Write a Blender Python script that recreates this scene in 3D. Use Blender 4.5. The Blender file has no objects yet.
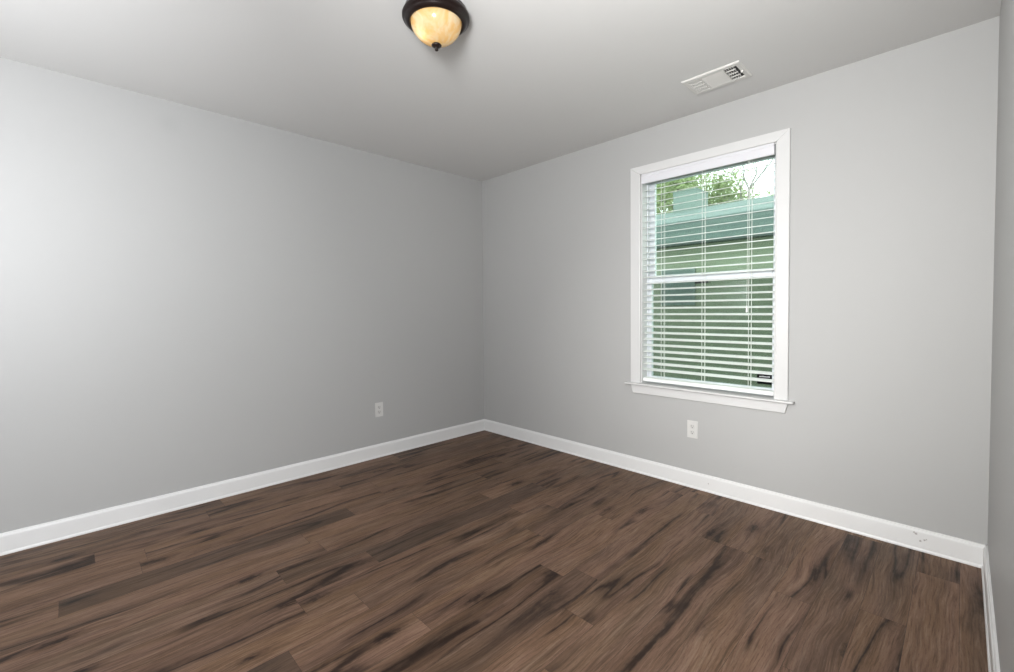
import bpy, bmesh, math, random
from mathutils import Vector, Matrix

scene = bpy.context.scene
COL = scene.collection

# ---------------------------------------------------------------- camera
W, H = 3.402, 2.44            # room width (x), height (z); window wall at y = 0
REAR = -3.75                  # wall behind the camera
cam_d = bpy.data.cameras.new('camera')
cam = bpy.data.objects.new('camera', cam_d)
COL.objects.link(cam)
yaw, pit, rol, FPX = 0.79461, -0.02962, -0.00928, 447.626
fw = Vector((-math.sin(yaw) * math.cos(pit), math.cos(yaw) * math.cos(pit), math.sin(pit)))
rt = Vector((math.cos(yaw), math.sin(yaw), 0))
up = rt.cross(fw)
rt2 = math.cos(rol) * rt + math.sin(rol) * up
up2 = -math.sin(rol) * rt + math.cos(rol) * up
M = Matrix((rt2, up2, -fw)).transposed().to_4x4()
M.translation = Vector((3.3091, -2.92352, 1.18327))
cam.matrix_world = M
cam_d.sensor_fit = 'HORIZONTAL'
cam_d.sensor_width = 36.0
cam_d.lens = 36.0 * FPX / 1014.0
cam_d.shift_y = -(336.0 - 323.29) / 1014.0
cam_d.clip_start = 0.01
scene.camera = cam

# ---------------------------------------------------------------- world, lights, exposure
scene.view_settings.view_transform = 'Standard'
scene.view_settings.look = 'None'
scene.view_settings.gamma = 1.0
scene.view_settings.use_curve_mapping = False
scene.view_settings.exposure = 0.0

world = bpy.data.worlds.new('overcast_sky')
scene.world = world
world.use_nodes = True
bg = world.node_tree.nodes['Background']
bg.inputs[0].default_value = (0.97, 0.99, 1.0, 1)
bg.inputs[1].default_value = 3.5


def area_light(name, loc, target, sx, sy, power, color, spread=180):
    d = bpy.data.lights.new(name, 'AREA')
    d.shape = 'RECTANGLE'
    d.size, d.size_y = sx, sy
    d.energy = power
    d.color = color
    d.spread = math.radians(spread)
    o = bpy.data.objects.new(name, d)
    COL.objects.link(o)
    o.location = loc
    o.rotation_euler = (Vector(target) - Vector(loc)).to_track_quat('-Z', 'Y').to_euler()
    return o


# daylight from the hall, through the doorway beside the camera
area_light('doorway_daylight', (3.44, -3.42, 1.50), (0.0, -3.0, 1.25), 0.42, 0.9, 51, (0.955, 0.97, 1.0))
# unseen fill lights added as bounced flash: two up at the ceiling, two from the wall behind the camera
area_light('fill_at_ceiling', (2.85, -2.95, 1.75), (2.80, -1.05, 2.44), 0.3, 0.3, 27, (1.0, 0.995, 0.985), 120)
area_light('fill_at_rear_ceiling', (1.6, -3.3, 1.70), (1.15, -3.3, 2.44), 0.35, 0.35, 7.5, (0.96, 0.975, 1.0))
area_light('fill_at_window_wall', (2.5, -3.6, 1.50), (2.55, 0.0, 0.45), 0.4, 0.4, 8.3, (1.0, 0.99, 0.97), 60)
area_light('fill_at_left_wall', (1.2, -3.6, 1.58), (0.0, -3.3, 1.44), 0.4, 0.8, 12.8, (0.94, 0.96, 1.0))


# ---------------------------------------------------------------- helpers
def link(name, bm, mat, parent=None, bevel=0.0, seg=2, smooth=False, loc=None):
    me = bpy.data.meshes.new(name)
    bmesh.ops.recalc_face_normals(bm, faces=bm.faces[:])
    if smooth:
        for f in bm.faces:
            f.smooth = True
    bm.to_mesh(me)
    bm.free()
    o = bpy.data.objects.new(name, me)
    COL.objects.link(o)
    for m in (mat if isinstance(mat, (list, tuple)) else [mat]):
        me.materials.append(m)
    if parent:
        o.parent = parent
    if loc:
        o.location = loc
    if bevel:
        b = o.modifiers.new('bevel', 'BEVEL')
        b.width = bevel
        b.segments = seg
        b.limit_method = 'ANGLE'
        b.angle_limit = math.radians(40)
    return o


def tag(o, label=None, cat=None, group=None, kind=None):
    if label:
        o['label'] = label
    if cat:
        o['category'] = cat
    if group:
        o['group'] = group
    if kind:
        o['kind'] = kind
    return o


def empty(name, loc=(0, 0, 0), rz=0.0):
    o = bpy.data.objects.new(name, None)
    o.empty_display_size = 0.05
    COL.objects.link(o)
    o.location = loc
    o.rotation_euler = (0, 0, rz)
    return o


def box(bm, x0, x1, y0, y1, z0, z1, mi=0):
    v = [bm.verts.new(p) for p in ((x0, y0, z0), (x1, y0, z0), (x1, y1, z0), (x0, y1, z0),
                                   (x0, y0, z1), (x1, y0, z1), (x1, y1, z1), (x0, y1, z1))]
    fs = []
    for i in ((3, 2, 1, 0), (4, 5, 6, 7), (0, 1, 5, 4), (1, 2, 6, 5), (2, 3, 7, 6), (3, 0, 4, 7)):
        f = bm.faces.new([v[k] for k in i])
        f.material_index = mi
        fs.append(f)
    return v


def prism(bm, profile, axis_pts):
    """profile: list of 3D vectors (closed loop) extruded by vector axis_pts."""
    a = [bm.verts.new(p) for p in profile]
    b = [bm.verts.new(Vector(p) + Vector(axis_pts)) for p in profile]
    n = len(a)
    bm.faces.new(a)
    bm.faces.new(b[::-1])
    for i in range(n):
        bm.faces.new((a[i], b[i], b[(i + 1) % n], a[(i + 1) % n]))


def lathe(bm, prof, seg=48, c=(0, 0, 0)):
    rings = []
    for r, z in prof:
        if r < 1e-6:
            rings.append([bm.verts.new((c[0], c[1], c[2] + z))])
        else:
            rings.append([bm.verts.new((c[0] + r * math.cos(2 * math.pi * k / seg),
                                        c[1] + r * math.sin(2 * math.pi * k / seg), c[2] + z)) for k in range(seg)])
    for A, B in zip(rings, rings[1:]):
        if len(A) == 1 and len(B) == 1:
            continue
        for k in range(seg):
            k2 = (k + 1) % seg
            if len(A) == 1:
                bm.faces.new((A[0], B[k], B[k2]))
            elif len(B) == 1:
                bm.faces.new((A[k], A[k2], B[0]))
            else:
                bm.faces.new((A[k], A[k2], B[k2], B[k]))


def tube(bm, p0, p1, r0, r1=None, seg=8, caps=True):
    r1 = r0 if r1 is None else r1
    p0, p1 = Vector(p0), Vector(p1)
    d = (p1 - p0).normalized()
    a = d.orthogonal().normalized()
    b = d.cross(a)
    A, B = [], []
    for k in range(seg):
        t = 2 * math.pi * k / seg
        o = a * math.cos(t) + b * math.sin(t)
        A.append(bm.verts.new(p0 + o * r0))
        B.append(bm.verts.new(p1 + o * r1))
    for k in range(seg):
        bm.faces.new((A[k], A[(k + 1) % seg], B[(k + 1) % seg], B[k]))
    if caps:
        bm.faces.new(A[::-1])
        bm.faces.new(B)


# ---------------------------------------------------------------- materials
class NT:
    def __init__(self, name):
        self.m = bpy.data.materials.new(name)
        self.m.use_nodes = True
        self.t = self.m.node_tree
        self.b = self.t.nodes['Principled BSDF']
        self.out = self.t.nodes['Material Output']

    def n(self, kind, **kw):
        nd = self.t.nodes.new(kind)
        for k, v in kw.items():
            if k in ('operation', 'blend_type', 'data_type', 'feature', 'noise_dimensions', 'attribute_name',
                     'distance', 'vector_type', 'mode', 'wave_type', 'bands_direction', 'attribute_type'):
                setattr(nd, k, v)
            else:
                nd.inputs[k.replace('_', ' ')].default_value = v
        return nd

    def l(self, a, b):
        self.t.links.new(a, b)

    def math(self, op, a, b=None, c=None, clamp=False):
        nd = self.t.nodes.new('ShaderNodeMath')
        nd.operation = op
        nd.use_clamp = clamp
        for i, v in enumerate((a, b, c)):
            if v is None:
                continue
            if isinstance(v, (int, float)):
                nd.inputs[i].default_value = v
            else:
                self.l(v, nd.inputs[i])
        return nd.outputs[0]

    def mix(self, fac, a, b, blend='MIX'):
        nd = self.t.nodes.new('ShaderNodeMix')
        nd.data_type = 'RGBA'
        nd.blend_type = blend
        for sock, v in ((nd.inputs[0], fac), (nd.inputs[6], a), (nd.inputs[7], b)):
            if isinstance(v, (int, float)):
                sock.default_value = v
            elif isinstance(v, (tuple, list)):
                sock.default_value = (*v[:3], 1)
            else:
                self.l(v, sock)
        return nd.outputs[2]

    def smooth(self, v, lo, hi, a=0.0, b=1.0):
        nd = self.t.nodes.new('ShaderNodeMapRange')
        nd.interpolation_type = 'SMOOTHSTEP'
        nd.inputs[1].default_value = lo
        nd.inputs[2].default_value = hi
        nd.inputs[3].default_value = a
        nd.inputs[4].default_value = b
        self.l(v, nd.inputs[0])
        return nd.outputs[0]

    def pos(self):
        return self.t.nodes.new('ShaderNodeTexCoord').outputs['Object']

    def xyz(self, v):
        s = self.t.nodes.new('ShaderNodeSeparateXYZ')
        self.l(v, s.inputs[0])
        return s.outputs

    def comb(self, x, y, z):
        c = self.t.nodes.new('ShaderNodeCombineXYZ')
        for i, v in enumerate((x, y, z)):
            if isinstance(v, (int, float)):
                c.inputs[i].default_value = v
            else:
                self.l(v, c.inputs[i])
        return c.outputs[0]

    def noise(self, vec, scale, detail=3, rough=0.5, dist=0.0):
        nd = self.t.nodes.new('ShaderNodeTexNoise')
        nd.inputs['Scale'].default_value = scale
        nd.inputs['Detail'].default_value = detail
        nd.inputs['Roughness'].default_value = rough
        nd.inputs['Distortion'].default_value = dist
        if vec is not None:
            self.l(vec, nd.inputs['Vector'])
        return nd.outputs[0]

    def bump(self, h, strength=0.2, dist=0.002):
        b = self.t.nodes.new('ShaderNodeBump')
        b.inputs['Strength'].default_value = strength
        b.inputs['Distance'].default_value = dist
        self.l(h, b.inputs['Height'])
        self.l(b.outputs[0], self.b.inputs['Normal'])

    def base(self, v):
        if isinstance(v, (tuple, list)):
            self.b.inputs['Base Color'].default_value = (*v[:3], 1)
        else:
            self.l(v, self.b.inputs['Base Color'])

    def set(self, **kw):
        for k, v in kw.items():
            self.b.inputs[k.replace('_', ' ')].default_value = v
        return self


def plain(name, col, rough=0.5, metallic=0.0, var=0.04, scale=30, spec=0.5):
    t = NT(name)
    nz = t.noise(t.pos(), scale, 3)
    t.base(t.mix(nz, tuple(c * (1 - var) for c in col), tuple(min(1, c * (1 + var)) for c in col)))
    t.set(Roughness=rough, Metallic=metallic, Specular_IOR_Level=spec)
    return t.m


def spot_mask(t, axes, a, b, r0, r1):
    """soft round mask around (a, b) on two object-space axes"""
    x = t.math('SUBTRACT', axes[0], a)
    y = t.math('SUBTRACT', axes[1], b)
    d = t.math('SQRT', t.math('ADD', t.math('MULTIPLY', x, x), t.math('MULTIPLY', y, y)))
    return t.smooth(d, r0, r1, 1.0, 0.0)


def paint(name, col, rough=0.6, stain=None):
    t = NT(name)
    p = t.pos()
    big = t.noise(p, 1.3, 2)
    fine = t.noise(p, 260, 2)
    c = t.mix(big, tuple(k * 0.985 for k in col), tuple(k * 1.015 for k in col))
    if stain:
        ax = t.xyz(p)
        m = spot_mask(t, (ax[1], ax[2]), stain[0], stain[1], 0.0, 0.085)
        c = t.mix(t.math('MULTIPLY', m, 0.10), c, (0.25, 0.26, 0.26))
    t.base(c)
    t.set(Roughness=rough, Specular_IOR_Level=0.3)
    t.bump(fine, 0.08, 0.001)
    return t.m


WALL_C = (0.440, 0.440, 0.434)
m_wall = paint('grey_wall_paint', WALL_C, 0.55)
m_wall_left = paint('grey_wall_paint_smudged', WALL_C, 0.55, stain=(-2.463, 2.302))
m_ceil = paint('white_ceiling_paint', (0.690, 0.688, 0.676), 0.8)
m_trim = plain('white_trim_paint', (0.65, 0.65, 0.645), 0.35, var=0.015, scale=6)
m_vinyl = plain('white_window_vinyl', (0.72, 0.75, 0.79), 0.35, var=0.01)
m_slat = plain('white_blind_slat', (0.88, 0.90, 0.88), 0.4, var=0.01)
m_valance = plain('white_blind_valance', (0.70, 0.70, 0.73), 0.4, var=0.01)
m_headrail = plain('headrail_shade_grey', (0.26, 0.28, 0.28), 0.5)  # grey puts the shade under the valance into the headrail's colour
m_cord = plain('white_blind_cord', (0.78, 0.80, 0.77), 0.8)
m_plate = plain('white_outlet_plastic', (0.64, 0.635, 0.615), 0.35, var=0.01)
m_slot = plain('outlet_slot_shadow', (0.05, 0.05, 0.045), 0.6)
m_recep = plain('receptacle_plastic', (0.60, 0.595, 0.575), 0.35, var=0.01)
m_vent = plain('white_vent_enamel', (0.70, 0.69, 0.66), 0.4, var=0.02)
m_ventdark = plain('duct_interior', (0.03, 0.03, 0.03), 0.8)
m_bronze = plain('oil_rubbed_bronze', (0.014, 0.008, 0.007), 0.28, metallic=0.3, var=0.3, scale=40)
m_label = plain('black_sticker', (0.004, 0.0045, 0.005), 0.9, spec=0.1)
m_labelw = plain('sticker_lettering_white', (0.55, 0.57, 0.58), 0.5)
m_lock = plain('sash_lock_metal', (0.03, 0.035, 0.035), 0.4, metallic=0.5)


def make_baseboard_mat(marks=()):
    t = NT('baseboard_paint')
    p = t.pos()
    c = t.mix(t.noise(p, 5, 2), (0.74, 0.74, 0.735), (0.79, 0.79, 0.785))
    if marks:
        ax = t.xyz(p)
        wob = t.noise(p, 90, 2)
        for (a, b, r) in marks:
            xx = t.math('ADD', ax[0], t.math('MULTIPLY', t.math('SUBTRACT', wob, 0.5), 0.02))
            m = spot_mask(t, (xx, ax[2]), a, b, r * 0.4, r)
            c = t.mix(t.math('MULTIPLY', m, 0.6), c, (0.20, 0.17, 0.15))
    t.base(c)
    t.set(Roughness=0.35, Specular_IOR_Level=0.4)
    return t.m


m_base = make_baseboard_mat()
m_base_marked = make_baseboard_mat(((3.166, 0.080, 0.007), (3.196, 0.058, 0.006), (3.182, 0.050, 0.007),
                                    (3.158, 0.085, 0.005), (2.18, 0.055, 0.006), (3.203, 0.064, 0.004)))


def make_floor_mat():
    t = NT('walnut_vinyl_plank')
    seed = t.n('ShaderNodeAttribute', attribute_name='plank_seed').outputs['Fac']
    tone = t.n('ShaderNodeAttribute', attribute_name='plank_tone').outputs['Fac']
    grey = t.n('ShaderNodeAttribute', attribute_name='plank_grey').outputs['Fac']
    x, y, z = t.xyz(t.pos())
    sx = t.math('ADD', x, t.math('MULTIPLY', seed, 7.31))
    sy = t.math('ADD', y, t.math('MULTIPLY', seed, 23.7))
    # knots: distance field per plank, stretched along the grain
    kv = t.comb(t.math('MULTIPLY', sx, 6.5), t.math('MULTIPLY', sy, 2.0), seed)
    vor = t.n('ShaderNodeTexVoronoi', feature='F1')
    vor.inputs['Scale'].default_value = 1.0
    vor.inputs['Randomness'].default_value = 1.0
    t.l(kv, vor.inputs['Vector'])
    kd = vor.outputs['Distance']
    near = t.smooth(kd, 0.0, 0.50, 1.0, 0.0)
    # slow sideways wander of the grain, bulging round the knots
    wl = t.noise(t.comb(t.math('MULTIPLY', sx, 1.6), t.math('MULTIPLY', sy, 1.5), seed), 1.0, 2, 0.5)
    wob = t.math('MULTIPLY', t.math('SUBTRACT', wl, 0.5), 0.10)
    gx = t.math('ADD', t.math('ADD', sx, wob), t.math('MULTIPLY', near, 0.014))
    jag = t.noise(t.comb(t.math('MULTIPLY', sx, 40.0), t.math('MULTIPLY', sy, 16.0), seed), 1.0, 3, 0.6)
    broad = t.noise(t.comb(t.math('MULTIPLY', gx, 9.0), t.math('MULTIPLY', sy, 0.9), seed), 1.0, 3, 0.55)
    mid = t.noise(t.comb(t.math('MULTIPLY', gx, 62.0), t.math('MULTIPLY', sy, 2.0), seed), 1.0, 4, 0.6)
    fine = t.noise(t.comb(t.math('MULTIPLY', gx, 170.0), t.math('MULTIPLY', sy, 7.0), seed), 1.0, 4, 0.7)
    pores = t.noise(t.comb(t.math('MULTIPLY', gx, 420.0), t.math('MULTIPLY', sy, 45.0), seed), 1.0, 2, 0.6)
    patch = t.noise(t.comb(t.math('MULTIPLY', sx, 9.0), t.math('MULTIPLY', sy, 1.1), seed), 1.0, 3, 0.55)
    patch2 = t.noise(t.comb(t.math('MULTIPLY', sx, 5.5), t.math('MULTIPLY', sy, 1.1), t.math('ADD', seed, 4.7)), 1.0, 2, 0.5)
    # base browns
    c = t.mix(t.smooth(patch, 0.34, 0.66), (0.163, 0.096, 0.057), (0.200, 0.119, 0.083))
    c = t.mix(t.math('MULTIPLY', t.smooth(patch2, 0.50, 0.72), 0.6), c, (0.108, 0.074, 0.052))
    c = t.mix(t.math('MULTIPLY', t.smooth(broad, 0.50, 0.72), 0.62), c, (0.060, 0.035, 0.024))
    c = t.mix(t.math('MULTIPLY', t.smooth(broad, 0.42, 0.26), 0.45), c, (0.270, 0.180, 0.128))
    c = t.mix(t.math('MULTIPLY', t.smooth(mid, 0.48, 0.72), 0.52), c, (0.052, 0.029, 0.018))
    c = t.mix(t.math('MULTIPLY', t.smooth(mid, 0.44, 0.28), 0.35), c, (0.290, 0.205, 0.155))
    c = t.mix(t.math('MULTIPLY', t.smooth(fine, 0.48, 0.68), 0.52), c, (0.048, 0.028, 0.018))
    c = t.mix(t.math('MULTIPLY', t.smooth(fine, 0.46, 0.30), 0.32), c, (0.320, 0.230, 0.170))
    c = t.mix(t.math('MULTIPLY', t.smooth(pores, 0.50, 0.72), 0.30), c, (0.050, 0.030, 0.021))
    # long dark mineral streaks following the grain: thin core, soft halo, fading in and out along the plank
    lines = t.noise(t.comb(t.math('MULTIPLY', gx, 7.5), t.math('MULTIPLY', sy, 0.50), t.math('ADD', seed, 9.1)), 1.0, 2, 0.40)
    ld = t.math('ABSOLUTE', t.math('SUBTRACT', lines, 0.5))
    ld = t.math('ADD', ld, t.math('MULTIPLY', t.math('SUBTRACT', jag, 0.5), 0.045))
    pres = t.noise(t.comb(t.math('MULTIPLY', sx, 3.0), t.math('MULTIPLY', sy, 2.1), t.math('ADD', seed, 2.3)), 1.0, 2, 0.5)
    pm = t.smooth(pres, 0.36, 0.56)
    halo = t.math('MULTIPLY', t.smooth(ld, 0.0, 0.085, 1.0, 0.0), pm)
    core = t.math('MULTIPLY', t.smooth(ld, 0.0, 0.028, 1.0, 0.0), t.smooth(pres, 0.42, 0.56))
    c = t.mix(t.math('MULTIPLY', halo, 0.52), c, (0.042, 0.025, 0.017))
    c = t.mix(t.math('MULTIPLY', core, 0.82), c, (0.009, 0.005, 0.004))
    # knot hearts with ragged flares
    kn = t.noise(t.comb(t.math('MULTIPLY', sx, 75.0), t.math('MULTIPLY', sy, 32.0), seed), 1.0, 4, 0.65)
    kd2 = t.math('ADD', kd, t.math('MULTIPLY', t.math('SUBTRACT', kn, 0.5), 0.26))
    c = t.mix(t.math('MULTIPLY', t.smooth(kd2, 0.03, 0.28, 1.0, 0.0), 0.60), c, (0.040, 0.021, 0.014))
    c = t.mix(t.math('MULTIPLY', t.smooth(kd2, 0.02, 0.15, 1.0, 0.0), 0.92), c, (0.010, 0.006, 0.005))
    # plank tone
    g = t.mix(grey, c, t.mix(0.35, c, (0.075, 0.060, 0.048)))
    tn = t.n('ShaderNodeVectorMath', operation='SCALE')
    t.l(g, tn.inputs[0])
    t.l(tone, tn.inputs['Scale'])
    t.base(tn.outputs[0])
    t.set(Roughness=0.48, Specular_IOR_Level=0.16)
    rg = t.smooth(fine, 0.3, 0.7, 0.42, 0.56)
    t.l(rg, t.b.inputs['Roughness'])
    t.bump(t.math('ADD', fine, t.math('MULTIPLY', pores, 0.5)), 0.12, 0.0015)
    return t.m


m_floor = make_floor_mat()
m_gap = plain('plank_seam', (0.02, 0.013, 0.010), 0.7)


def make_glass():
    t = NT('tinted_window_glass')
    t.t.nodes.remove(t.b)
    tr = t.n('ShaderNodeBsdfTransparent')
    tr.inputs[0].default_value = (0.86, 0.93, 0.90, 1)
    gl = t.n('ShaderNodeBsdfGlossy')
    gl.inputs['Color'].default_value = (0.9, 1.0, 0.95, 1)
    gl.inputs['Roughness'].default_value = 0.0
    fr = t.n('ShaderNodeFresnel')
    fr.inputs['IOR'].default_value = 1.5
    mx = t.n('ShaderNodeMixShader')
    t.l(fr.outputs[0], mx.inputs[0])
    t.l(tr.outputs[0], mx.inputs[1])
    t.l(gl.outputs[0], mx.inputs[2])
    t.l(mx.outputs[0], t.out.inputs[0])
    return t.m


m_glass = make_glass()


def make_screen():
    t = NT('insect_screen_mesh')
    t.t.nodes.remove(t.b)
    tr = t.n('ShaderNodeBsdfTransparent')
    df = t.n('ShaderNodeBsdfDiffuse')
    df.inputs[0].default_value = (0.03, 0.035, 0.03, 1)
    mx = t.n('ShaderNodeMixShader')
    mx.inputs[0].default_value = 0.28
    t.l(tr.outputs[0], mx.inputs[1])
    t.l(df.outputs[0], mx.inputs[2])
    t.l(mx.outputs[0], t.out.inputs[0])
    return t.m


m_screen = make_screen()


def make_alabaster():
    t = NT('alabaster_glass')
    t.t.nodes.remove(t.b)
    p = t.pos()
    nz = t.noise(p, 14, 3, 0.55, 1.2)
    c = t.mix(t.smooth(nz, 0.35, 0.68), (0.94, 0.62, 0.26), (0.96, 0.80, 0.54))
    tl = t.n('ShaderNodeBsdfTranslucent')
    df = t.n('ShaderNodeBsdfDiffuse')
    gl = t.n('ShaderNodeBsdfGlossy')
    gl.inputs['Roughness'].default_value = 0.15
    t.l(c, tl.inputs[0])
    t.l(c, df.inputs[0])
    m1 = t.n('ShaderNodeMixShader')
    m1.inputs[0].default_value = 0.45
    t.l(tl.outputs[0], m1.inputs[1])
    t.l(df.outputs[0], m1.inputs[2])
    fr = t.n('ShaderNodeFresnel')
    fr.inputs['IOR'].default_value = 1.4
    m2 = t.n('ShaderNodeMixShader')
    t.l(fr.outputs[0], m2.inputs[0])
    t.l(m1.outputs[0], m2.inputs[1])
    t.l(gl.outputs[0], m2.inputs[2])
    t.l(m2.outputs[0], t.out.inputs[0])
    return t.m


m_alabaster = make_alabaster()

# ================================================================ THE ROOM
TH = 0.165   # thickness of the window wall
# window opening in the window wall
OX0, OX1, OZ0, OZ1 = 1.700, 2.552, 0.625, 2.128

bm = bmesh.new()
box(bm, -0.12, OX0, 0, TH, -0.05, H + 0.05)
box(bm, OX1, W + 0.12, 0, TH, -0.05, H + 0.05)
box(bm, OX0, OX1, 0, TH, -0.05, OZ0)
box(bm, OX0, OX1, 0, TH, OZ1, H + 0.05)
tag(link('wall_back', bm, m_wall), kind='structure')

bm = bmesh.new()
box(bm, -0.12, 0, REAR, 0, -0.05, H + 0.05)
tag(link('wall_left', bm, m_wall_left), kind='structure')
# the right wall has the doorway the photograph was taken beside
DY0, DY1, DZ = -3.68, -2.97, 2.03
bm = bmesh.new()
box(bm, W, W + 0.12, DY1, 0, -0.05, H + 0.05)
box(bm, W, W + 0.12, REAR, DY0, -0.05, H + 0.05)
box(bm, W, W + 0.12, DY0, DY1, DZ, H + 0.05)
tag(link('wall_right', bm, m_wall), kind='structure')
bm = bmesh.new()
box(bm, -0.12, W + 0.12, REAR - 0.12, REAR, -0.05, H + 0.05)
tag(link('wall_front', bm, m_wall), kind='structure')
d1 = tag(empty('door_1', (0, 0, 0)), kind='structure')
bm = bmesh.new()
for y0, y1, z0, z1 in ((DY0, DY0 + .015, 0, DZ), (DY1 - .015, DY1, 0, DZ), (DY0 + .015, DY1 - .015, DZ - .015, DZ)):
    box(bm, W - 0.002, W + 0.122, y0, y1, z0, z1)
link('jamb', bm, m_trim, d1)

bm = bmesh.new()
box(bm, -0.12, W + 0.12, REAR - 0.12, TH, H, H + 0.12)
tag(link('ceiling', bm, m_ceil), kind='structure')

# floor: vinyl planks running along y, 1.22 m long
random.seed(11)
PW, PL, GAP = 0.137, 1.22, 0.0005
bm = bmesh.new()
s_seed = bm.faces.layers.float.new('plank_seed')
s_tone = bm.faces.layers.float.new('plank_tone')
s_grey = bm.faces.layers.float.new('plank_grey')
box(bm, -0.12, W + 0.12, REAR - 0.12, TH, -0.05, -0.0012, 1)
fixed = {  # column -> (joint y, grey index)
    5: (-2.98, [(-2.98, 0.9)]), 9: (-1.905, [(-1.905, 1.0)]), 12: (-2.405, [(-3.625, 0.8)]),
    3: (-2.68, []), 20: (-0.845, []), 16: (-1.55, []),
}
x0 = 0.029 - PW
col = -1
while x0 < W:
    xa, xb = max(x0, 0.0), min(x0 + PW, W)
    if xb - xa > 0.004:
        j = fixed.get(col, (random.uniform(-PL, 0), []))
        ys = j[0]
        while ys > REAR:
            ys -= PL
        while ys < 0:
            ya, yb = max(ys, REAR), min(ys + PL, 0.0)
            if yb - ya > 0.01:
                v = [bm.verts.new(p) for p in ((xa + GAP, ya + GAP, 0), (xb - GAP, ya + GAP, 0),
                                               (xb - GAP, yb - GAP, 0), (xa + GAP, yb - GAP, 0))]
                f = bm.faces.new(v)
                f[s_seed] = random.random()
                tone, gr = random.uniform(0.88, 1.12), random.choice((0, 0, 0, 0.15, 0.3))
                for fy, g in j[1]:
                    if abs(fy - ys) < 0.02:
                        tone, gr = 0.74, g
                f[s_tone], f[s_grey] = tone, gr
            ys += PL
    x0 += PW
    col += 1
tag(link('floor', bm, [m_floor, m_gap]), kind='structure')

# baseboards: eased top, small shoe at the bottom
HB = 0.106


def base_profile(to_world):
    pts = [(0, 0), (0.018, 0), (0.018, 0.007), (0.0155, 0.0125), (0.0135, 0.014), (0.0135, 0.088), (0.012, 0.095),
           (0.009, 0.099), (0.008, 0.104), (0.006, HB), (0, HB)]
    return [to_world(d, z) for d, z in pts]


bm = bmesh.new()
prism(bm, base_profile(lambda d, z: (d, REAR, z)), (0, -REAR, 0))
tag(link('baseboard_left', bm, m_base), kind='structure')
bm = bmesh.new()
prism(bm, base_profile(lambda d, z: (0.0, -d, z)), (W, 0, 0))
tag(link('baseboard_back', bm, m_base_marked), kind='structure')
bm = bmesh.new()
prism(bm, base_profile(lambda d, z: (W - d, DY1, z)), (0, -DY1, 0))
tag(link('baseboard_right', bm, m_base), kind='structure')
bm = bmesh.new()
prism(bm, base_profile(lambda d, z: (0.0, REAR + d, z)), (W, 0, 0))
tag(link('baseboard_front', bm, m_base), kind='structure')

# ================================================================ THE WINDOW
win = tag(empty('window_1', (0, 0, 0)), kind='structure')
CX0, CX1, CZ1 = 1.624, 2.619, 2.187
CT = 0.018
STZ = 0.652     # top of the stool


def casing_board(pts):
    """a mitred flat casing board: 4 corner points in x,z at the wall, extruded towards the room"""
    bm = bmesh.new()
    prism(bm, [(x, 0.0, z) for x, z in pts], (0, -CT, 0))
    return bm


link('casing', casing_board([(CX0, STZ), (OX0, STZ), (OX0, OZ1), (CX0, CZ1)]), m_trim, win, 0.004, 2)
link('casing', casing_board([(CX1, STZ), (CX1, CZ1), (OX1, OZ1), (OX1, STZ)]), m_trim, win, 0.004, 2)
link('casing', casing_board([(CX0, CZ1), (OX0, OZ1), (OX1, OZ1), (CX1, CZ1)]), m_trim, win, 0.004, 2)
# stool with horns
bm = bmesh.new()
prism(bm, [(1.590, 0, 0.640), (1.590, -0.045, 0.640), (2.650, -0.045, 0.640), (2.650, 0, 0.640),
           (OX1, 0, 0.640), (OX1, 0.075, 0.640), (OX0, 0.075, 0.640), (OX0, 0, 0.640)], (0, 0, STZ - 0.640))
link('window_stool', bm, m_trim, win, 0.0035, 3)
# apron with returned ends
bm = bmesh.new()
prism(bm, [(1.624, 0, 0.640), (1.640, 0, 0.578), (2.604, 0, 0.578), (2.620, 0, 0.640)], (0, -0.016, 0))
link('apron', bm, m_trim, win, 0.003, 2)
# jamb lining
bm = bmesh.new()
for a in ((OX0, OX0 + 0.008, 0, TH, STZ, OZ1), (OX1 - 0.008, OX1, 0, TH, STZ, OZ1),
          (OX0 + 0.008, OX1 - 0.008, 0, TH, OZ1 - 0.008, OZ1), (OX0, OX1, 0.075, TH, 0.625, STZ)):
    box(bm, *a)
link('jamb', bm, m_trim, win)
JX0, JX1 = OX0 + 0.008, OX1 - 0.008
# sash tracks of the vinyl frame
bm = bmesh.new()
for xa, s in ((JX0, 1), (JX1, -1)):
    for ya, yb in ((0.068, 0.074), (0.104, 0.109), (0.140, 0.146)):
        x1 = xa + s * 0.009
        box(bm, min(xa, x1), max(xa, x1), ya, yb, STZ, OZ1 - 0.008)
link('sash_track', bm, m_vinyl, win)


def sash(name, x0, x1, y0, y1, z0, z1, stile, top, bot):
    bm = bmesh.new()
    box(bm, x0, x0 + stile, y0, y1, z0, z1)
    box(bm, x1 - stile, x1, y0, y1, z0, z1)
    box(bm, x0 + stile, x1 - stile, y0, y1, z0, z0 + bot)
    box(bm, x0 + stile, x1 - stile, y0, y1, z1 - top, z1)
    o = link(name, bm, m_vinyl, win, 0.003, 2)
    bm = bmesh.new()
    ym = (y0 + y1) / 2
    box(bm, x0 + stile - .005, x1 - stile + .005, ym - 0.002, ym + 0.002, z0 + bot - .005, z1 - top + .005)
    link('glass_pane', bm, m_glass, o)
    return o


up_s = sash('upper_sash', JX0 + .002, JX1 - .002, 0.111, 0.138, 1.385, OZ1 - .009, 0.036, 0.04, 0.036)
lo_s = sash('lower_sash', JX0 + .002, JX1 - .002, 0.076, 0.103, STZ, 1.4185, 0.029, 0.050, 0.046)
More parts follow.
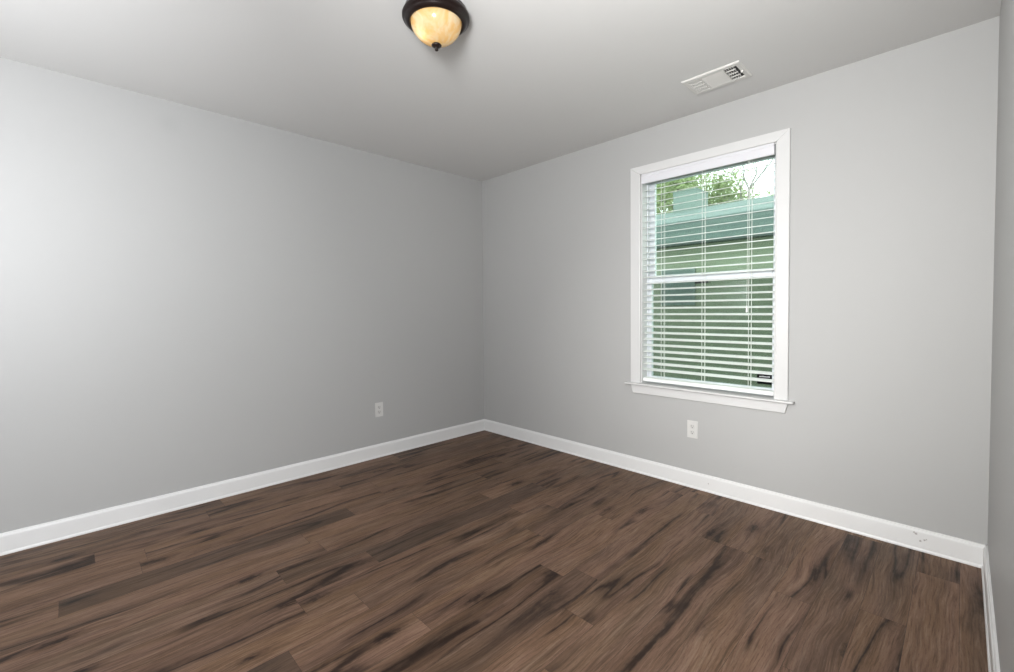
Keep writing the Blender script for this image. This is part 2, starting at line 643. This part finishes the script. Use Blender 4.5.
# sash lock under the meeting rail and finger tabs
bm = bmesh.new()
box(bm, 2.052, 2.092, 0.0685, 0.0765, 1.346, 1.366)
box(bm, 2.100, 2.142, 0.0665, 0.0765, 1.347, 1.362)
box(bm, 2.086, 2.104, 0.0705, 0.0765, 1.350, 1.360)
link('sash_lock', bm, m_lock, lo_s, 0.003, 2)['label'] = 'small dark sash lock below the meeting rail'
# sticker on the lower pane
bm = bmesh.new()
LX0, LX1, LZ0, LZ1 = 2.430, 2.5105, 0.718, 0.781
box(bm, LX0, LX1, 0.0862, 0.0870, LZ0, LZ1)
lab = link('warning_sticker', bm, m_label, lo_s)
lab['label'] = 'small black sticker with white lettering in the lower right glass corner'
bm = bmesh.new()
random.seed(4)
x = LX0 + 0.012
while x < LX1 - 0.014:
    w = random.uniform(0.004, 0.007)
    h = random.uniform(0.007, 0.011)
    box(bm, x, x + w, 0.0857, 0.0864, 0.7605, 0.7605 + h * 0.8)
    x += w + 0.0012
link('sticker_lettering', bm, m_labelw, lab)
# insect screen outside the lower half
bm = bmesh.new()
box(bm, JX0 + .004, JX1 - .004, 0.1500, 0.1508, STZ + .004, 1.40)
link('insect_screen', bm, m_screen, win)

# ================================================================ THE BLIND
bl = tag(empty('window_blind', (2.127, 0.03, 2.06)),
         'white faux wood horizontal blind with open slats hanging in the window', 'window blind')
BC = Vector((2.127, 0.03, 2.06))


def bl_link(name, bm, mat, bevel=0.0, parent=None, **k):
    for v in bm.verts:
        v.co -= BC
    return link(name, bm, mat, parent or bl, bevel, **k)


SX0, SX1 = 1.713, 2.541
bm = bmesh.new()
# valance board with a stepped, moulded face
prism(bm, [(JX0 + .001, -0.008, 2.0605), (JX0 + .001, -0.011, 2.064), (JX0 + .001, -0.011, 2.108), (JX0 + .001, -0.014, 2.114),
           (JX0 + .001, -0.014, 2.1265), (JX0 + .001, -0.003, 2.1265), (JX0 + .001, -0.003, 2.0605)], (JX1 - JX0 - 0.006, 0, 0))
bl_link('valance', bm, m_valance)
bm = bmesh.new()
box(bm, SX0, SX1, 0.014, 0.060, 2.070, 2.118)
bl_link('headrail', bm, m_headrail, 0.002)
bm = bmesh.new()
TILT = math.radians(12)
ZS = [1.1885 + 0.0437 * k for k in range(-10, 20)]
HWD = 0.025
ct, st = math.cos(TILT), math.sin(TILT)
for z in ZS:
    prof = []
    for u, tth in ((-1, 0.0008), (-0.96, 0.0014), (0, 0.0022), (0.96, 0.0014), (1, 0.0008)):
        prof.append((u * HWD, tth))
    for u, tth in ((1, -0.0008), (0.96, -0.0014), (0, -0.0008), (-0.96, -0.0014), (-1, -0.0008)):
        prof.append((u * HWD, tth))
    pts = [(SX0, 0.030 + a * ct - b * st, z + a * st + b * ct) for a, b in prof]
    prism(bm, pts, (SX1 - SX0, 0, 0))
bl_link('slats', bm, m_slat)
bm = bmesh.new()
prism(bm, [(SX0, 0.006, 0.668), (SX0, 0.004, 0.672), (SX0, 0.004, 0.688), (SX0, 0.010, 0.692), (SX0, 0.052, 0.694),
           (SX0, 0.056, 0.688), (SX0, 0.056, 0.672), (SX0, 0.054, 0.668)], (SX1 - SX0, 0, 0))
bl_link('bottom_rail', bm, m_slat)
for lx in (1.849, 2.127, 2.405):
    bm = bmesh.new()
    tube(bm, (lx, 0.0036, 0.685), (lx, 0.0036, 2.075), 0.0014, seg=6)
    tube(bm, (lx, 0.0562, 0.690), (lx, 0.0562, 2.075), 0.0014, seg=6)
    for z in ZS:
        tube(bm, (lx - .003, 0.0036, z - HWD * st - .003), (lx - .003, 0.0562, z + HWD * st - .003), 0.0007, seg=4)
    tube(bm, (lx + .006, 0.030, 0.690), (lx + .006, 0.030, 2.075), 0.0009, seg=5)
    bl_link('ladder_cord', bm, m_cord)
bm = bmesh.new()
tube(bm, (2.396, -0.0005, 1.196), (2.399, 0.0015, 2.065), 0.0012, seg=6)
pc = bl_link('pull_cord', bm, m_cord)
bm = bmesh.new()
lathe(bm, [(0, 0.042), (0.0022, 0.041), (0.0036, 0.034), (0.0052, 0.012), (0.0056, 0.004), (0.0045, 0), (0, 0)], 14, (2.396, -0.0015, 1.155))
bl_link('cord_tassel', bm, m_slat, smooth=True, parent=pc)

# ================================================================ CEILING LIGHT
LXc, LYc = 1.738, -1.782
cl = tag(empty('ceiling_light', (LXc, LYc, H)),
         'bronze flush mount ceiling light with lit amber alabaster glass bowl', 'ceiling light')
bm = bmesh.new()
lathe(bm, [(0, -0.0005), (0.128, -0.0005), (0.131, -0.003), (0.132, -0.010), (0.134, -0.015), (0.138, -0.019), (0.1410, -0.025),
           (0.1405, -0.032), (0.1365, -0.036), (0.1320, -0.038), (0.1290, -0.043), (0.122, -0.050), (0.114, -0.054),
           (0.109, -0.053), (0.107, -0.046), (0.107, -0.030), (0, -0.028)], 72)
link('pan', bm, m_bronze, cl, smooth=True)
bm = bmesh.new()
prof = []
R0, D0, ZT = 0.1065, 0.0895, -0.044
N = 18
for i in range(N + 1):
    a = math.pi / 2 * i / N
    prof.append((R0 * math.cos(a) ** 1.1 if i < N else 0.0, ZT - D0 * math.sin(a) ** 1.0))
lathe(bm, prof, 64)
o = link('glass_shade', bm, m_alabaster, cl, smooth=True)
bm = bmesh.new()
lathe(bm, [(0, -0.1300), (0.010, -0.1320), (0.019, -0.1360), (0.0215, -0.1400), (0.019, -0.1440), (0.012, -0.1480), (0.0075, -0.1510),
           (0.0065, -0.1540), (0.0078, -0.1570), (0.0072, -0.1600), (0.004, -0.1625), (0, -0.1630)], 28)
link('finial', bm, m_bronze, cl, smooth=True)
for i, (dx, dy, dz) in enumerate(((-0.018, -0.050, -0.092), (0.030, 0.040, -0.075))):
    d = bpy.data.lights.new('bulb_light', 'POINT')
    d.energy = (0.11, 0.05)[i]
    d.color = (1.0, 0.83, 0.60)
    d.shadow_soft_size = 0.022
    lo = bpy.data.objects.new('bulb_light', d)
    COL.objects.link(lo)
    lo.parent = cl
    lo.location = (dx, dy, dz)

# ================================================================ CEILING VENT
vx0, vx1, vy0, vy1 = 2.193, 2.494, -0.457, -0.250
vc = Vector(((vx0 + vx1) / 2, (vy0 + vy1) / 2, H))
ve = tag(empty('ceiling_vent', vc), 'white metal air register on the ceiling with three louver banks', 'air vent')
hx, hy = (vx1 - vx0) / 2, (vy1 - vy0) / 2
bm = bmesh.new()


def flange_ring(bm, ax, ay, bx, by, z0a, z0b):
    """sloped ring from the outer rectangle (ax, ay, z0a) to the inner one (bx, by, z0b)"""
    o_ = [bm.verts.new(p) for p in ((-ax, -ay, z0a), (ax, -ay, z0a), (ax, ay, z0a), (-ax, ay, z0a))]
    i_ = [bm.verts.new(p) for p in ((-bx, -by, z0b), (bx, -by, z0b), (bx, by, z0b), (-bx, by, z0b))]
    for k in range(4):
        bm.faces.new((o_[k], o_[(k + 1) % 4], i_[(k + 1) % 4], i_[k]))


IX, IY = hx - 0.024, hy - 0.030
flange_ring(bm, hx, hy, hx, hy, -0.0003, -0.004)
flange_ring(bm, hx, hy, hx - 0.006, hy - 0.006, -0.004, -0.008)
flange_ring(bm, hx - 0.006, hy - 0.006, IX, IY, -0.008, -0.008)
flange_ring(bm, IX, IY, IX, IY, -0.008, -0.0006)
bmesh.ops.remove_doubles(bm, verts=bm.verts, dist=1e-5)
link('frame', bm, m_vent, ve)
bm = bmesh.new()
box(bm, -IX, IX, -IY, IY, -0.0008, -0.0003)
link('duct_backing', bm, m_ventdark, ve)
XD0, XD1 = -0.056, 0.060
for xd in (XD0, XD1):
    bm = bmesh.new()
    box(bm, xd - 0.004, xd + 0.004, -IY, IY, -0.0085, -0.0008)
    link('divider', bm, m_vent, ve)


def fins(x0, x1, n, lean, thick=0.0016):
    bm = bmesh.new()
    for k in range(n):
        x = x0 + (x1 - x0) * (k + 0.5) / n
        pts = [(x, -IY, -0.001), (x + thick, -IY, -0.001), (x + lean + thick, -IY, -0.0088), (x + lean, -IY, -0.0088)]
        prism(bm, pts, (0, 2 * IY, 0))
    for k in range(1, 4):
        y = -IY + 2 * IY * k / 4
        box(bm, x0, x1, y - 0.0012, y + 0.0012, -0.0084, -0.0030)
    return bm


link('side_louvers', fins(-IX + .002, XD0 - .006, 6, -0.0062), m_vent, ve)
link('side_louvers', fins(XD1 + .006, IX - .014, 4, 0.0015), m_vent, ve)['label'] = 'dark open louver bank'
bm = bmesh.new()
n = 7
for k in range(n):
    y = -IY + 2 * IY * (k + 0.5) / n
    prism(bm, [(XD0 + .004, y + .010, -0.0088), (XD0 + .004, y + .0095, -0.0094), (XD0 + .004, y - .0105, -0.0022), (XD0 + .004, y - .010, -0.0016)],
          (XD1 - XD0 - 0.008, 0, 0))
link('center_louvers', bm, m_vent, ve)
bm = bmesh.new()
box(bm, IX + 0.001, IX + 0.005, -0.012, 0.012, -0.0100, -0.0078)
box(bm, IX + 0.000, IX + 0.012, -0.004, 0.004, -0.0170, -0.0078)
link('damper_lever', bm, m_vent, ve, 0.001)

# ================================================================ OUTLETS


def make_outlet(loc, rz, label):
    """faces local -y"""
    r = tag(empty('wall_outlet', loc, rz), label, 'outlet', group='duplex wall outlets')
    bm = bmesh.new()
    box(bm, -0.035, 0.035, -0.0058, -0.0003, -0.0575, 0.0575)
    link('cover_plate', bm, m_plate, r, 0.0025, 3)
    for s in (-1, 1):
        zc = s * 0.0195
        bm = bmesh.new()
        pts = []
        for k in range(28):
            a = 2 * math.pi * k / 28
            pts.append((0.0172 * math.cos(a), -0.0056, zc + max(-0.0142, min(0.0142, 0.0172 * math.sin(a)))))
        prism(bm, pts, (0, -0.0017, 0))
        rc = link('receptacle', bm, m_recep, r)
        bm = bmesh.new()
        box(bm, -0.0078, -0.0054, -0.0076, -0.0070, zc - 0.001, zc + 0.0085)
        box(bm, 0.0054, 0.0074, -0.0076, -0.0070, zc + 0.000, zc + 0.0078)
        tube(bm, (0, -0.0070, zc - 0.0072), (0, -0.0076, zc - 0.0072), 0.0031, seg=12)
        link('slots', bm, m_slot, rc)
    bm = bmesh.new()
    tube(bm, (0, -0.0056, 0), (0, -0.0068, 0), 0.0032, seg=14)
    link('screw', bm, m_plate, r)
    return r


make_outlet((0.0, -1.141, 0.386), math.radians(90), 'white duplex outlet low on the left wall near the corner')
make_outlet((2.071, 0.0, 0.385), 0.0, 'white duplex outlet on the back wall directly under the window')

# ================================================================ OUTSIDE


def make_shingle(name, ca, cb, row):
    t = NT(name)
    p = t.pos()
    x, y, z = t.xyz(p)
    br = t.n('ShaderNodeTexBrick')
    br.inputs['Scale'].default_value = 1.0
    br.inputs['Brick Width'].default_value = 0.30
    br.inputs['Row Height'].default_value = row
    br.inputs['Mortar Size'].default_value = 0.006
    br.inputs['Color1'].default_value = (*ca, 1)
    br.inputs['Color2'].default_value = (*cb, 1)
    br.inputs['Mortar'].default_value = (*[c * 0.4 for c in ca], 1)
    t.l(t.comb(x, t.math('MULTIPLY', z, 2.2), 0.0), br.inputs['Vector'])
    c = t.mix(t.math('MULTIPLY', t.noise(p, 1.4, 4), 0.6), br.outputs[0], tuple(0.5 * (a + b) for a, b in zip(ca, cb)))
    t.base(c)
    t.set(Roughness=0.9)
    return t.m


def make_siding(name, ca, row=0.11):
    t = NT(name)
    p = t.pos()
    x, y, z = t.xyz(p)
    fr = t.math('FRACT', t.math('DIVIDE', z, row))
    line = t.smooth(fr, 0.0, 0.12, 1.0, 0.0)
    c = t.mix(t.noise(p, 2.0, 3), tuple(k * 0.85 for k in ca), tuple(k * 1.15 for k in ca))
    c = t.mix(t.math('MULTIPLY', line, 0.45), c, tuple(k * 0.35 for k in ca))
    t.base(c)
    t.set(Roughness=0.7)
    return t.m


m_roof_light = make_shingle('pale_teal_shingle', (0.115, 0.168, 0.155), (0.160, 0.215, 0.200), 0.14)
m_roof_dark = make_shingle('dark_teal_shingle', (0.034, 0.066, 0.054), (0.055, 0.095, 0.080), 0.14)
m_siding = make_siding('sage_green_siding', (0.170, 0.21, 0.138))
m_chimney = make_siding('teal_chimney_siding', (0.155, 0.215, 0.190))
m_hpane = plain('dark_house_window', (0.08, 0.125, 0.11), 0.5)
m_hframe = plain('house_window_frame', (0.10, 0.15, 0.13), 0.5)
m_fascia = plain('dark_fascia', (0.03, 0.05, 0.045), 0.7)

HXa, HXb = -9.0, 3.6
YE, ZE = 6.0, 2.505           # lower eave
YM, ZM = 6.95, 3.07           # break between the lower and the upper roof
YR, ZR = 8.6, 3.735           # ridge
YB, ZB = 10.8, 2.75
YWALL = 6.35
GZ = -0.40
house = tag(empty('neighbor_house', (-2.7, YWALL, GZ)),
            'green sided house with teal shingle roof standing beyond the window', 'house')
HO = Vector((-2.7, YWALL, GZ))


def h_link(name, bm, mat, parent=None, bevel=0.0):
    for v in bm.verts:
        v.co -= HO
    return link(name, bm, mat, parent or house, bevel)


bm = bmesh.new()
prism(bm, [(HXa + .3, YWALL, GZ - .1), (HXa + .3, YWALL, 2.60), (HXa + .3, YR, 3.66), (HXa + .3, YB - .3, 2.60), (HXa + .3, YB - .3, GZ - .1)],
      (HXb - HXa - .6, 0, 0))
h_link('wall', bm, m_siding)
bm = bmesh.new()
prism(bm, [(HXa, YE, ZE), (HXa, YE, ZE + .03), (HXa, YM, ZM + .03), (HXa, YM, ZM - .02)], (HXb - HXa, 0, 0))
h_link('lower_roof', bm, m_roof_dark)
bm = bmesh.new()
prism(bm, [(HXa, YM - .04, ZM + .02), (HXa, YM - .04, ZM + .065), (HXa, YR, ZR), (HXa, YB, ZB), (HXa, YB, ZB - .05), (HXa, YR, ZR - .06)],
      (HXb - HXa, 0, 0))
h_link('upper_roof', bm, m_roof_light)
bm = bmesh.new()
box(bm, HXa, HXb, YE + 0.004, YE + 0.05, ZE - 0.03, ZE - 0.001)
box(bm, HXa + .1, HXb - .1, YE + 0.05, YWALL - .002, ZE - 0.015, ZE - 0.003)
h_link('fascia', bm, m_fascia)
bm = bmesh.new()
box(bm, -1.99, -1.38, 8.35, 9.05, 3.40, 4.16)
ch = h_link('chimney', bm, m_chimney)
bm = bmesh.new()
box(bm, -2.0, -1.37, 8.34, 9.06, 4.16, 4.185)
h_link('chimney_cap', bm, m_chimney, ch)
# window in the green wall
WXa, WXb, WZa, WZb = -1.30, -0.57, 1.25, 2.02
bm = bmesh.new()
for a in ((WXa, WXa + .05, WZa, WZb), (WXb - .05, WXb, WZa, WZb), (WXa + .05, WXb - .05, WZb - .05, WZb), (WXa + .05, WXb - .05, WZa, WZa + .05),
          (WXa + .05, WXb - .05, (WZa + WZb) / 2 - .015, (WZa + WZb) / 2 + .015)):
    box(bm, a[0], a[1], YWALL - .03, YWALL - .001, a[2], a[3])
hw = h_link('window', bm, m_hframe)
bm = bmesh.new()
box(bm, WXa + .045, WXb - .045, YWALL - .012, YWALL - .002, WZa + .045, WZb - .045)
h_link('pane', bm, m_hpane, hw)

# lawn between the houses
t = NT('lawn_grass')
p = t.pos()
t.base(t.mix(t.noise(p, 9, 5, 0.7), (0.06, 0.10, 0.035), (0.12, 0.17, 0.06)))
t.set(Roughness=0.95)
t.bump(t.noise(p, 60, 3), 0.6, 0.03)
bm = bmesh.new()
box(bm, -24, 16, TH + .002, 34, GZ - 0.2, GZ)
tag(link('ground', bm, t.m), kind='structure')

# trees behind the house
m_bark = plain('grey_bark', (0.17, 0.16, 0.13), 0.9, var=0.3, scale=12)
m_twig = plain('bare_twig_bark', (0.20, 0.20, 0.18), 0.9, var=0.2, scale=12)
t = NT('spring_leaf')
p = t.pos()
t.base(t.mix(t.noise(p, 2.6, 3), (0.19, 0.255, 0.12), (0.38, 0.45, 0.25)))
t.set(Roughness=0.6)
lt = t.n('ShaderNodeBsdfTranslucent')
lt.inputs[0].default_value = (0.40, 0.48, 0.24, 1)
lm = t.n('ShaderNodeMixShader')
lm.inputs[0].default_value = 0.45
t.l(t.b.outputs[0], lm.inputs[1])
t.l(lt.outputs[0], lm.inputs[2])
t.l(lm.outputs[0], t.out.inputs[0])
m_leaf = t.m


def grow(bm, p, d, length, r, depth, tips, spread, rnd, seg=6):
    q = Vector(p)
    dd = Vector(d).normalized()
    n = 3
    for i in range(n):
        nd = (dd + Vector((rnd.uniform(-1, 1), rnd.uniform(-1, 1), rnd.uniform(-.4, .8))) * 0.16).normalized()
        q2 = q + nd * (length / n)
        ra, rb = r * (1 - 0.28 * i / n), r * (1 - 0.28 * (i + 1) / n)
        tube(bm, q, q2, ra, rb, seg, caps=(i in (0, n - 1)))
        q, dd = q2, nd
        if depth <= 2:
            tips.append(q.copy())
    if depth == 0:
        return
    for k in range(rnd.choice((2, 3)) if depth > 1 else 3):
        a = rnd.uniform(0, 2 * math.pi)
        o = dd.orthogonal().normalized()
        o.rotate(Matrix.Rotation(a, 3, dd))
        nd = (dd + o * rnd.uniform(0.5, 1.0) * spread).normalized()
        grow(bm, q, nd, length * rnd.uniform(0.62, 0.82), r * 0.62, depth - 1, tips, spread, rnd, seg)


def leafy_tree(loc, trunk_h, r, seed, label, nleaf, size, depth=4, lean=(0, 0, 1), spread=0.85, length=1.35):
    rnd = random.Random(seed)
    root = tag(empty('leafy_tree', loc), label, 'tree')
    bm = bmesh.new()
    tips = []
    tube(bm, (0, 0, -0.1), (0, 0, trunk_h), r * 1.25, r, 9)
    for k in range(3):
        a = 2.1 * k + rnd.uniform(0, 1)
        grow(bm, (0, 0, trunk_h - 0.02), (math.cos(a) * 0.7 + lean[0], math.sin(a) * 0.7 + lean[1], lean[2]), length, r * 0.6, depth - 1, tips, spread, rnd, 5)
    link('trunk', bm, m_bark, root)
    bm = bmesh.new()
    for i in range(nleaf):
        c = rnd.choice(tips) + Vector((rnd.gauss(0, .34), rnd.gauss(0, .34), rnd.gauss(0, .30)))
        a = Vector((rnd.uniform(-1, 1), rnd.uniform(-1, 1), rnd.uniform(-1, 1))).normalized()
        b = a.orthogonal().normalized()
        b.rotate(Matrix.Rotation(rnd.uniform(0, 6.28), 3, a))
        s = size * rnd.uniform(0.7, 1.3)
        e = a.cross(b)
        vs = [bm.verts.new(c + q) for q in (-b * s, e * s * .45 + a * s * .1, b * s, -e * s * .45 + a * s * .1)]
        bm.faces.new(vs)
    tag(link('foliage', bm, m_leaf, root), kind='stuff')
    return root


leafy_tree((-4.3, 15.6, GZ), 4.3, 0.14, 5, 'leafy green tree above the neighbor roof in the left half of the window', 10500, 0.085)


def bare_tree(loc, trunk_h, r, seed, label):
    rnd = random.Random(seed)
    bm = bmesh.new()
    tips = []
    tube(bm, (0, 0, -0.1), (0.02, 0, trunk_h), r * 1.4, r * 0.85, 8)
    for dx in (-0.45, 0.35, 0.75):
        grow(bm, (0.02, 0, trunk_h - 0.03), (dx, 0.1, 1.0), 0.62, r * 0.62, 4, tips, 0.62, rnd, 4)
    # second, thinner stem forking off low on the trunk
    p, z = Vector((0, 0, 1.6)), 0.0
    q = Vector((-0.22, 0.05, 4.6))
    tube(bm, p, q, r * 0.7, r * 0.6, 7)
    q2 = Vector((-0.30, 0.05, trunk_h + 0.1))
    tube(bm, q - Vector((0, 0, .02)), q2, r * 0.6, r * 0.5, 7)
    for dx in (-0.5, 0.2):
        grow(bm, q2 - Vector((0, 0, .02)), (dx, 0.0, 1.0), 0.55, r * 0.4, 4, tips, 0.62, rnd, 4)
    grow(bm, q, (-0.75, 0.0, 0.8), 0.5, r * 0.35, 3, tips, 0.55, rnd, 4)
    o = link('bare_tree', bm, m_twig, None, loc=loc)
    tag(o, label, 'tree')
    return o


bare_tree((-2.25, 15.0, GZ), 5.95, 0.050, 9, 'thin bare tree above the neighbor roof at the right of the window')
